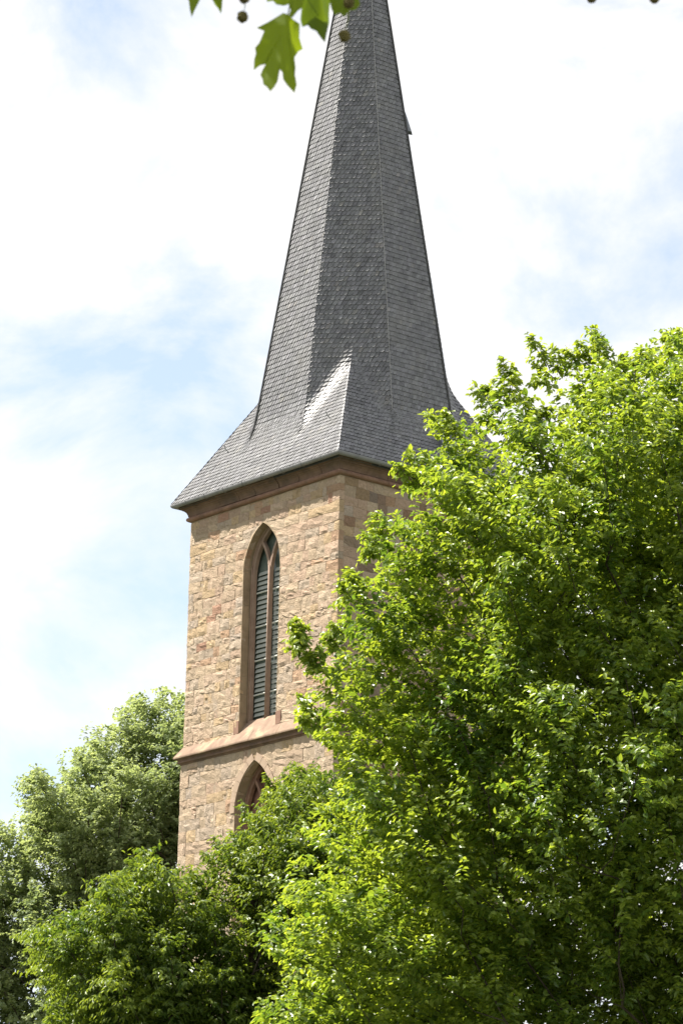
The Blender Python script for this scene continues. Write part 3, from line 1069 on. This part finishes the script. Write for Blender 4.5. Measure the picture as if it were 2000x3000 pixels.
    if lb:
        base = np.concatenate([base, np.array(lb)]); sdir = np.concatenate([sdir, np.array(ldr)]); slen = np.concatenate([slen, np.array(ll_)]); lo_n = np.concatenate([lo_n, np.array(lo2)])
    ns_ = len(base)
    f = (np.arange(leaves_per)+.5)/leaves_per
    ff = np.tile(f, (ns_, 1))+rg.normal(0, .04, (ns_, leaves_per))
    dr = np.array([0, 0, -1.])
    P = base[:, None]+sdir[:, None]*(ff*slen[:, None])[..., None]+dr*(droop*.35*slen[:, None]*ff**2)[..., None]
    side = unit(np.cross(sdir, np.array([0, 0, 1.])+rg.normal(0, .35, (ns_, 3))))
    sg = np.where(np.arange(leaves_per) % 2 == 0, 1., -1.)[None, :, None]
    ld = sdir[:, None]*.55+side[:, None]*sg*.85+dr*droop+rg.normal(0, .30, (ns_, leaves_per, 3))
    nrm = np.array([0, 0, .75])+lo_n[:, None]*.55+sdir[:, None]*.15+rg.normal(0, .42, (ns_, leaves_per, 3))
    P = P.reshape(-1, 3)+rg.normal(0, .012, (ns_*leaves_per, 3)); ld = ld.reshape(-1, 3); nrm = nrm.reshape(-1, 3)
    L_ = (ln[0]+(ln[1]-ln[0])*rg.beta(2.0, 2.0, len(P)))*np.tile(1.08-.38*f, ns_)
    W_ = L_*rg.uniform(ratio*.85, ratio*1.15, len(P))
    bv = np.concatenate([np.repeat(rg.normal(0, .13, nb), shoots*leaves_per), np.full((ns_-nb*shoots)*leaves_per, .12)])
    # shoots stay inside the crown's outline, with a ragged margin
    fb = np.tile(f, ns_)
    dd = P-EYE; Q = EYE+dd*(Y/dd[:, 1])[:, None]
    tipP = (base+sdir*slen[:, None]*.6)
    sd_ = tipP-EYE; SQ = EYE+sd_*(Y/sd_[:, 1])[:, None]
    o1 = ~pts_in(poly, SQ[:, 0], SQ[:, 2]); ds = np.where(o1, edge_dist(poly, SQ[:, 0], SQ[:, 2]), 0)
    ks = np.repeat(rg.random(ns_) < np.exp(-ds/fall), leaves_per)
    o2 = ~pts_in(poly, Q[:, 0], Q[:, 2]); d2 = np.where(o2, edge_dist(poly, Q[:, 0], Q[:, 2]), 0)
    ks &= rg.random(len(P)) < np.exp(-d2/(fall*1.6))
    ks[nb*shoots*leaves_per:] = True
    # beyond the picture's edges: fewer, larger leaves
    pq = project(P)
    far_ = (pq[:, 0] > 2120) | (pq[:, 1] > 3150) | (pq[:, 0] < -150)
    ks &= ~far_ | (rg.random(len(P)) < .28)
    L_ = np.where(far_, L_*1.7, L_); W_ = np.where(far_, W_*1.7, W_)
    P, ld, nrm, L_, W_, bv, fb = P[ks], ld[ks], nrm[ks], L_[ks], W_[ks], bv[ks], fb[ks]
    colr = np.clip(.20+.50*fb*fresh+rg.normal(0, .18, len(P))+bv, 0, 1)
    Pl = P-off
    if singles:
        px = project(P)
        fr = (px[:, 0] > 20) & (px[:, 0] < 1980) & (px[:, 1] > 900) & (px[:, 1] < 2980)
        vd = unit(EYE-P)
        face_ = np.abs((unit(nrm)*vd).sum(1))
        # nearest the camera and outermost towards the light: the leaves that show largest
        scq = np.where(fr, L_*W_*face_/np.linalg.norm(P-EYE, axis=1)**2*1e6-(P[:, 1]-Y)*.35, -1e9)
        sel = np.argsort(-scq)[:singles]
        tv, tt = tmpl
        d_, s_, n_ = leaf_frames(ld[sel], nrm[sel])
        cm = []
        for c in np.linspace(.15, .9, 6):
            me = fast_tris('leaf', tv, tt, np.full((len(tv), 3), c)); me.materials.append(leaf_mat_); cm.append(me)
        for q, i in enumerate(sel):
            o = bpy.data.objects.new('leaf', cm[min(5, int(colr[i]*6))]); COL.objects.link(o); o.parent = root
            mm = Matrix.Identity(4)
            for r in range(3):
                mm[r][0], mm[r][1], mm[r][2], mm[r][3] = d_[q][r]*L_[i], s_[q][r]*W_[i], n_[q][r]*L_[i], Pl[i][r]
            o.matrix_local = mm
        kp = np.ones(len(P), bool); kp[sel] = False
        Pl, ld, nrm, L_, W_, colr = Pl[kp], ld[kp], nrm[kp], L_[kp], W_[kp], colr[kp]
    if lead_segs:
        for bp, tp in lead_segs:
            lm = MB(); lm.tube([bp-off, (bp*.5+tp*.5)-off, tp-off], [.006, .0045, .002], 4)
            lm.build('leading_shoot', M['bark'], root)
    cr_ = link('crown', leaf_mesh('crown', Pl, ld, nrm, L_, W_, colr, tmpl), leaf_mat_, root)
    if singles: cr_['kind'] = 'stuff'
    print('TREE', name, 'boughs', nb, 'leaves', len(P), 'limb nodes', nn_)
    return root

def crop(pts, ox, oy, sc):          # outline read in an enlarged view -> photo pixels
    return [(ox+x/sc, oy+y/sc) for x, y in pts]
NEAR = [(2900, 3150), (3080, 2700), (3150, 2200), (3050, 1750), (2830, 1350), (2540, 1080), (2300, 960), (2150, 930), (2060, 960)]+crop([(1568,30),(1490,35),(1462,75),(1490,150),(1530,215),(1535,265),(1500,225),(1480,195),(1430,190),(1400,135),(1340,122),(1320,160),(1250,160),(1215,215),(1190,190),(1165,150),(1160,90),(1110,20),
    (1045,5),(1035,70),(990,100),(960,140),(920,172),(870,130),(800,140),(790,100),(770,50),(712,66),(706,95),(745,140),(770,190),(752,240),(757,300),(800,340),(850,352),(870,370),(850,430),(828,450),(870,500),(893,535),(840,545),(800,568),
    (765,565),(770,500),(788,470),(770,452),(720,465),(700,450),(728,420),(738,385),(690,390),(670,340),(682,270),(650,200),(600,170),(565,200),(580,260),(560,310),(500,322),(436,322),(465,370),(490,430),(468,490),(490,545),(430,550),
    (380,545),(340,490),(310,470),(180,470),(162,500),(190,555),(240,595),(260,660),(300,695),(340,770),(240,715),(180,690),(80,676),(60,720),(2,732),(12,790),(70,830),(80,870),(130,920),(150,980),(172,1045)], 1150, 950, 1.845)
NEAR += crop([(720,20),(620,0),(598,60),(600,130),(526,150),(538,230),(600,252),(620,340),(640,400),(660,452),(540,470),(450,460),(400,425),(356,520),(390,590),(400,650),(370,690),(320,745),(300,800),(285,860),(240,872),(152,884),(140,800),(60,756),(0,765),
    (18,830),(50,900),(6,950),(40,1004),(100,992),(180,1022),(115,1050),(130,1110),(160,1200),(170,1262),(72,1300),(100,1380),(88,1450),(140,1500),(180,1560),(330,1660)], 850, 1500, 2.412)
NEAR += [(x*2000/1568, y*2000/1568) for x, y in [(790,1800),(740,1850),(700,1900),(740,1950),(680,1980),(630,2010),(660,2060),(600,2090),(580,2130),(640,2190),(660,2240),(600,2280),(590,2350),(620,2460),(1000,2620),(1500,2680),(1850,2640)]]
NLEAD = [(1150+a/1.845, 950+b/1.845, 1150+c/1.845, 950+d/1.845) for a, b, c, d in [(1068,8,1085,200),(1125,50,1110,250),(1160,110,1130,260),(735,55,830,230),(765,75,850,250),(775,210,880,300),(760,300,870,330),(598,175,600,420),(645,205,625,420),(675,270,620,400),
    (448,326,545,470),(500,325,560,440),(770,458,735,570),(735,390,660,470),(188,474,300,600),(300,474,340,610),(88,680,240,800),(8,738,150,860),(40,770,160,880),(1335,124,1350,290),(1400,138,1420,270),(1475,45,1540,200),(1550,36,1566,160),(1500,110,1560,220),
    (1250,163,1290,290),(868,132,900,270),(960,138,1000,250),(1000,95,1050,220),(830,450,920,540),(480,490,560,560),(1215,205,1240,320)]]
NLEAD += [(850+a/2.412, 1500+b/2.412, 850+c/2.412, 1500+d/2.412) for a, b, c, d in [(632,2,700,160),(600,70,680,190),(532,152,640,240),(408,428,460,570),(450,462,500,590),(360,520,440,620),(8,770,120,940),(62,758,120,900),(20,840,110,950),(8,955,160,1000),(74,1302,200,1400),
    (100,1400,210,1470),(118,1052,240,1130),(290,860,340,960),(305,790,380,880),(95,1455,210,1520),(540,230,630,300)]]
build_tree('broadleaf_tree', 'large bright yellow-green tree filling the right side in front of the tower', 'tree', NEAR, 36.0, 2.5, .62, 3.7, M['leaf_near'],
           52, 16, (.050, .112), .66, 1.05, .5, tips=(), flat=.5, spread=.75, seed=3, singles=300, trunk_r=.15, fork_z=3.0, interior=2.0, up=.42, inset=.2, fall=.035, recess=.2, back=.95, leaders=NLEAD)
MID = [(1150, 2330)]+crop([(1500,700),(1480,650),(1400,640),(1340,590),(1180,555),(1060,600),(1060,640),(970,648),(866,648),(880,690),(930,720),(980,770),(866,790),(900,860),(800,890),(720,918),(676,950),(690,982),(770,1000),(760,1080),(730,1130),(600,1140),
    (590,1180),(520,1200),(396,1208),(420,1260),(326,1330),(370,1372),(430,1400),(470,1432),(330,1470),(230,1490),(180,1540),(120,1520),(70,1440),(0,1430)], 480, 2050, 3.015)
MID += crop([(1060,1165),(965,1145),(900,1200),(830,1265),(815,1330),(620,1370),(700,1430),(560,1545),(480,1600),(430,1605),(300,1640),(196,1655),(150,1720),(60,1760),(120,1820),(240,1840),(300,1900),(180,1960),(150,2020),(300,2060),(420,2100),(330,2200),(360,2280),(300,2352)], 0, 2000, 2.352)
MID += [(x*2000/1568, y*2000/1568) for x, y in [(110,2420),(250,2520),(500,2620),(900,2620),(1150,2500),(1150,2100)]]
MTIPS = [(480+x/3.015, 2050+y/3.015, 0) for x, y in [(1190,580),(1080,625),(900,665),(700,950),(890,800),(620,1160),(430,1225),(350,1340),(230,1500)]]+[(x/2.352, 2000+y/2.352, 0) for x, y in [(970,1170),(640,1385),(220,1670),(440,1620)]]
MLEAD = [(x, y, x+random.uniform(35, 75), y+random.uniform(45, 80)) for x, y, _ in MTIPS]
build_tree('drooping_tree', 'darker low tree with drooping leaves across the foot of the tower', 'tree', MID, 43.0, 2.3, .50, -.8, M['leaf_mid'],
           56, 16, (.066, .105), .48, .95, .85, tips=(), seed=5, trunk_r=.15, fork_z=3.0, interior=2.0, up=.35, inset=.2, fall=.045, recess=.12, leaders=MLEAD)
FAR = [(960, 2150), (760, 2040), (640, 2005)]+crop([(1400,40),(1265,78),(1240,72),(1130,52),(1060,56),(960,72),(930,110),(880,145),(850,180),(790,212),(716,222),(760,270),(700,320),(640,350),(597,335),(598,375),(640,390),(540,408),(530,440),(418,446),(430,500),(510,540),(560,600),
    (428,616),(440,680),(390,712),(340,700),(330,640),(260,602),(215,628),(160,655),(128,690),(145,740),(190,790),(116,830),(160,880),(160,930),(100,922),(50,952),(0,985)], 0, 2000, 2.352)
FAR += [(x*2000/1568, y*2000/1568) for x, y in [(-60,1900),(-160,1940),(-200,2050),(-180,2200),(-120,2400),(-60,2600),(200,2700),(600,2650),(760,2300)]]
FTIPS = [(x/2.352, 2000+y/2.352, 0) for x, y in [(1240,85),(1100,65),(960,90),(800,225),(730,235),(615,350),(540,420),(430,455),(450,630),(250,615),(150,690),(135,835),(60,960)]]
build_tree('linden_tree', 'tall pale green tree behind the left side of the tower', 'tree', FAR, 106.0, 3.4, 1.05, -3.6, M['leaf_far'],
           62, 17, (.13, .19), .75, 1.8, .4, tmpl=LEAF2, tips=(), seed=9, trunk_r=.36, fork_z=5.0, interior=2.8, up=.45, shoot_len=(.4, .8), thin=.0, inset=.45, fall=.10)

# ================================================================== plane tree bough hanging in from above
PD = 9.4
def pp(x, y, dy=0): return at_y(x, y, PD+dy)
plane = empty('plane_tree', (-4.6, 10.2, 0))
tag(plane, 'near plane tree leaves and seed balls hanging into the top edge of the picture', 'tree')
POFF = np.array([-4.6, 10.2, 0])
def ptube(name, pts, rads, mat, parent=plane, n=7):
    mb = MB(); mb.tube([np.asarray(p)-POFF for p in pts], rads, n)
    return mb.build(name, mat, parent, True)
tw_top = pp(820, -420, .1)
ptube('trunk', [(-4.6, 10.2, 0), (-4.62, 10.2, 1.5), (-4.55, 10.15, 3.2), (-4.4, 10.1, 5.2), (-4.3, 10.1, 7.5), (-4.2, 10.0, 9.5)], [.34, .29, .26, .22, .16, .08], M['bark_plane'], n=14)
ptube('limb', [(-4.4, 10.1, 5.0), (-3.6, 9.95, 5.7), (-2.4, 9.7, 6.25), (-1.2, 9.5, 6.5), tw_top, pp(1250, -330, .1), pp(1900, -260, .15)], [.12, .09, .065, .045, .022, .013, .006], M['bark_plane'], n=9)
ptube('twig', [tw_top, pp(835, -250), pp(850, -90), pp(858, -20)], [.012, .008, .005, .003], M['bark_plane'])
ptube('twig', [pp(620, -430, .1), pp(600, -250), pp(585, -120)], [.012, .007, .003], M['bark_plane'])
ptube('twig', [pp(1000, -380, .1), pp(985, -220), pp(975, -80)], [.012, .007, .003], M['bark_plane'])

# a palmate leaf outline, base at (0,0), pointing along +x, unit length
def plane_leaf_outline(jit):
    rj = random.Random(jit)
    lobes = [(-100, .52), (-48, .86), (0, 1.0), (48, .86), (100, .52)]
    P = [(0.0, 0.0)]
    pts = []
    for i, (a, l) in enumerate(lobes):
        a += rj.uniform(-5, 5); l *= rj.uniform(.93, 1.06)
        if i:
            pa = (lobes[i-1][0]+lobes[i][0])/2
            pts.append((pa, .42*rj.uniform(.9, 1.12)))
        pts += [(a-17, l*.60), (a-12.5, l*.66), (a-8, l*.80), (a-5.5, l*.82), (a, l), (a+5.5, l*.82), (a+8, l*.80), (a+12.5, l*.66), (a+17, l*.60)]
    for a, l in pts:
        t = R(a)
        P.append((l*math.cos(t)+.0, l*math.sin(t)))
    return P
def leaf_from_outline(P2, fold, curl, seedv, rings=4):
    """fan of rings so that the blade can fold along its midrib and curl; vein ridges raised"""
    P2 = np.array(P2); c = np.array([.22, 0.])
    n = len(P2)
    V, C = [(c[0], c[1])], []
    for r in range(1, rings+1):
        f = r/rings
        for p in P2: V.append(tuple(c*(1-f)+p*f))
    V = np.array(V)
    z = fold*np.abs(V[:, 1])-curl*(V[:, 0]**2)-.25*curl*V[:, 1]**2
    a = np.arctan2(V[:, 1], V[:, 0]); rr = np.hypot(V[:, 0], V[:, 1])
    z += .03*np.cos(a*7.5)*rr+.02*np.sin(V[:, 0]*9+seedv)*rr
    T = []
    for i in range(n):
        j = (i+1) % n
        T.append((0, 1+i, 1+j))
        for r in range(rings-1):
            b0 = 1+r*n; b1 = 1+(r+1)*n
            T += [(b0+i, b1+i, b1+j), (b0+i, b1+j, b0+j)]
    return np.concatenate([V, z[:, None]], 1), np.array(T)
def put_leaf(base, tip_dir, normal, size, seedv, fold=.25, curl=.12, tone=.4, outline=None, name='leaf', stalk=None):
    P2 = outline if outline is not None else plane_leaf_outline(seedv)
    V, T = leaf_from_outline(P2, fold, curl, seedv)
    d = unit(np.asarray(tip_dir, float)[None]); nrm = unit(np.asarray(normal, float)[None])
    d, s, n = leaf_frames(d, nrm)
    W3 = np.asarray(base)+size*(V[:, 0:1]*d+V[:, 1:2]*s+V[:, 2:3]*n)-POFF
    lf = link(name, fast_tris(name, W3, T, np.repeat((tone+.16*np.maximum(0, np.cos(7.5*np.arctan2(V[:, 1], V[:, 0])))**6*(np.hypot(V[:, 0], V[:, 1]) < .8))[:, None], 3, 1), True), M['leaf_plane'], plane)
    if stalk is not None:
        ptube('leaf_stalk', [base, (np.asarray(base)+np.asarray(stalk))/2+np.array([0, 0, .01]), stalk], [.0018, .0018, .0022], M['leaf_plane_stalk'], plane, 5)
    return lf
M['leaf_plane_stalk'] = noise_mat('leaf_stalk', (.16, .20, .03), (.22, .25, .05), 20, .6, 0)
# the big hanging leaf: outline read off its own silhouette, hung from its stalk
sil = [(718,88),(690,72),(600,108),(528,130),(576,165),(560,205),(545,235),(520,258),(524,290),(512,320),(508,385),(545,362),(582,362),(560,395),(548,425),(562,455),(566,488),(585,505),(608,538),(635,518),(655,490),(660,450),
       (668,422),(682,440),(684,480),(704,510),(742,548),(757,500),(748,450),(752,400),(748,340),(770,305),(795,290),(778,225),(782,140),(748,118)]
bs = np.array([718, 90.])
ax = np.array([668., 430.])-bs; ll = np.linalg.norm(ax); axn = ax/ll; sdn = np.array([axn[1], -axn[0]])
out2 = [((np.array(p)-bs)@axn/ll, (np.array(p)-bs)@sdn/ll) for p in sil]
def cropxy(x, y): return 500+x/2.0907, y/2.0907
B0 = pp(*cropxy(718, 90)); B1 = pp(*cropxy(668, 430))
size = np.linalg.norm(B1-B0)
put_leaf(B0, B1-B0, np.array([-.10, -.95, .20]), size, 4, fold=-.30, curl=.06, tone=.75, outline=out2, stalk=pp(858, -20))
def traced_leaf(sil, b_, tip_, nrm_, tone, fold, seedv, dyy, stalk):
    """a leaf whose outline is read off its silhouette (enlarged-view pixels), hung at its own distance"""
    bs = np.array(b_, float); ax = np.array(tip_, float)-bs; ll = np.linalg.norm(ax); axn = ax/ll; sdn = np.array([axn[1], -axn[0]])
    out = [((np.array(p)-bs)@axn/ll, (np.array(p)-bs)@sdn/ll) for p in sil]
    q0, q1 = pp(*cropxy(*b_), dyy), pp(*cropxy(*tip_), dyy)
    put_leaf(q0, q1-q0, nrm_, np.linalg.norm(q1-q0), seedv, fold, .05, tone, outline=out, stalk=stalk)
traced_leaf([(890,-160),(840,-90),(815,20),(806,140),(822,180),(850,165),(870,185),(900,195),(925,225),(955,252),(968,190),(985,120),(988,60),(1000,0),(1010,-80),(960,-140)], (900,-160), (950,250), (.5, -.75, .3), .05, -.22, 21, .06, pp(975, -110))
traced_leaf([(1000,-130),(960,-60),(980,40),(1000,75),(1030,70),(1062,100),(1090,60),(1120,55),(1146,25),(1135,-30),(1120,-90),(1060,-130)], (1030,-130), (1062,98), (-.3, -.9, .35), .35, -.25, 22, -.02, pp(985, -120))
traced_leaf([(700,-140),(640,-90),(596,-30),(604,18),(640,8),(660,28),(700,35),(735,20),(770,40),(800,10),(812,-60),(780,-120)], (720,-140), (735,40), (.2, -.7, .7), .12, -.2, 23, .08, pp(850, -90))
traced_leaf([(745,-60),(720,10),(735,60),(722,95),(745,108),(775,70),(800,55),(825,-10),(800,-60)], (775,-60), (745,105), (-.2, -.9, .4), .8, .15, 24, -.03, pp(858, -20))
traced_leaf([(200,-200),(110,-150),(75,-80),(108,-20),(112,30),(122,78),(138,50),(160,22),(182,-8),(215,-40),(245,-12),(262,25),(275,40),(291,70),(298,35),(302,0),(318,-80),(280,-160)], (205,-200), (200,20), (-.2, -.95, .25), .5, -.25, 25, 0, pp(585, -120))
put_leaf(pp(700, -260, .05), (-.4, .2, -.7), (.1, -.7, .7), .12, 16, .25, .15, .4, stalk=pp(835, -250))
# more leaves above the frame along the limb
for i in range(46):
    x = random.uniform(-1500, 2300); y = random.uniform(-900, -330); dyy = random.uniform(-.5, .6)
    b = pp(x, y, dyy)
    put_leaf(b, (random.uniform(-.6, .6), random.uniform(-.5, .5), -random.uniform(.3, 1)), (random.uniform(-.4, .4), -random.uniform(.1, .9), random.uniform(.3, 1)),
             random.uniform(.12, .18), 30+i, random.uniform(.1, .35), random.uniform(.05, .2), random.uniform(.1, .7))
def ball(x, y, r, dyy, top):
    c = pp(x, y, dyy)
    V, F = [], []
    nu, nv = 18, 12
    rb_ = random.Random(int(x))
    for j in range(nv+1):
        th = math.pi*j/nv
        for i in range(nu):
            ph = 2*math.pi*i/nu
            q = r*(1+(.30 if (i+j) % 2 else -.08)*rb_.uniform(.3, 1.2))
            V.append(c-POFF+np.array([q*math.sin(th)*math.cos(ph), q*math.sin(th)*math.sin(ph), q*math.cos(th)]))
    for j in range(nv):
        for i in range(nu):
            F.append((j*nu+i, (j+1)*nu+i, (j+1)*nu+(i+1) % nu, j*nu+(i+1) % nu))
    link('seed_ball', mesh('seed_ball', V, F), M['fruit'], plane)
    ptube('ball_stalk', [c+np.array([0, 0, r*.8]), (c+np.asarray(top))/2+np.array([.004, 0, 0]), top], [.0014, .0012, .0016], M['leaf_plane_stalk'], plane, 5)
ball(711, 50, .0135, .02, pp(716, -10, .02))
ball(716, -6, .0135, .02, pp(640, -240, .02))
ball(1009, 106, .0145, -.05, pp(1022, 10, -.05))
ball(1022, 8, .0135, -.05, pp(985, -220, 0))
ball(1733, -6, .0125, .1, pp(1700, -270, .15))
ball(1916, -4, .012, .1, pp(1880, -260, .15))
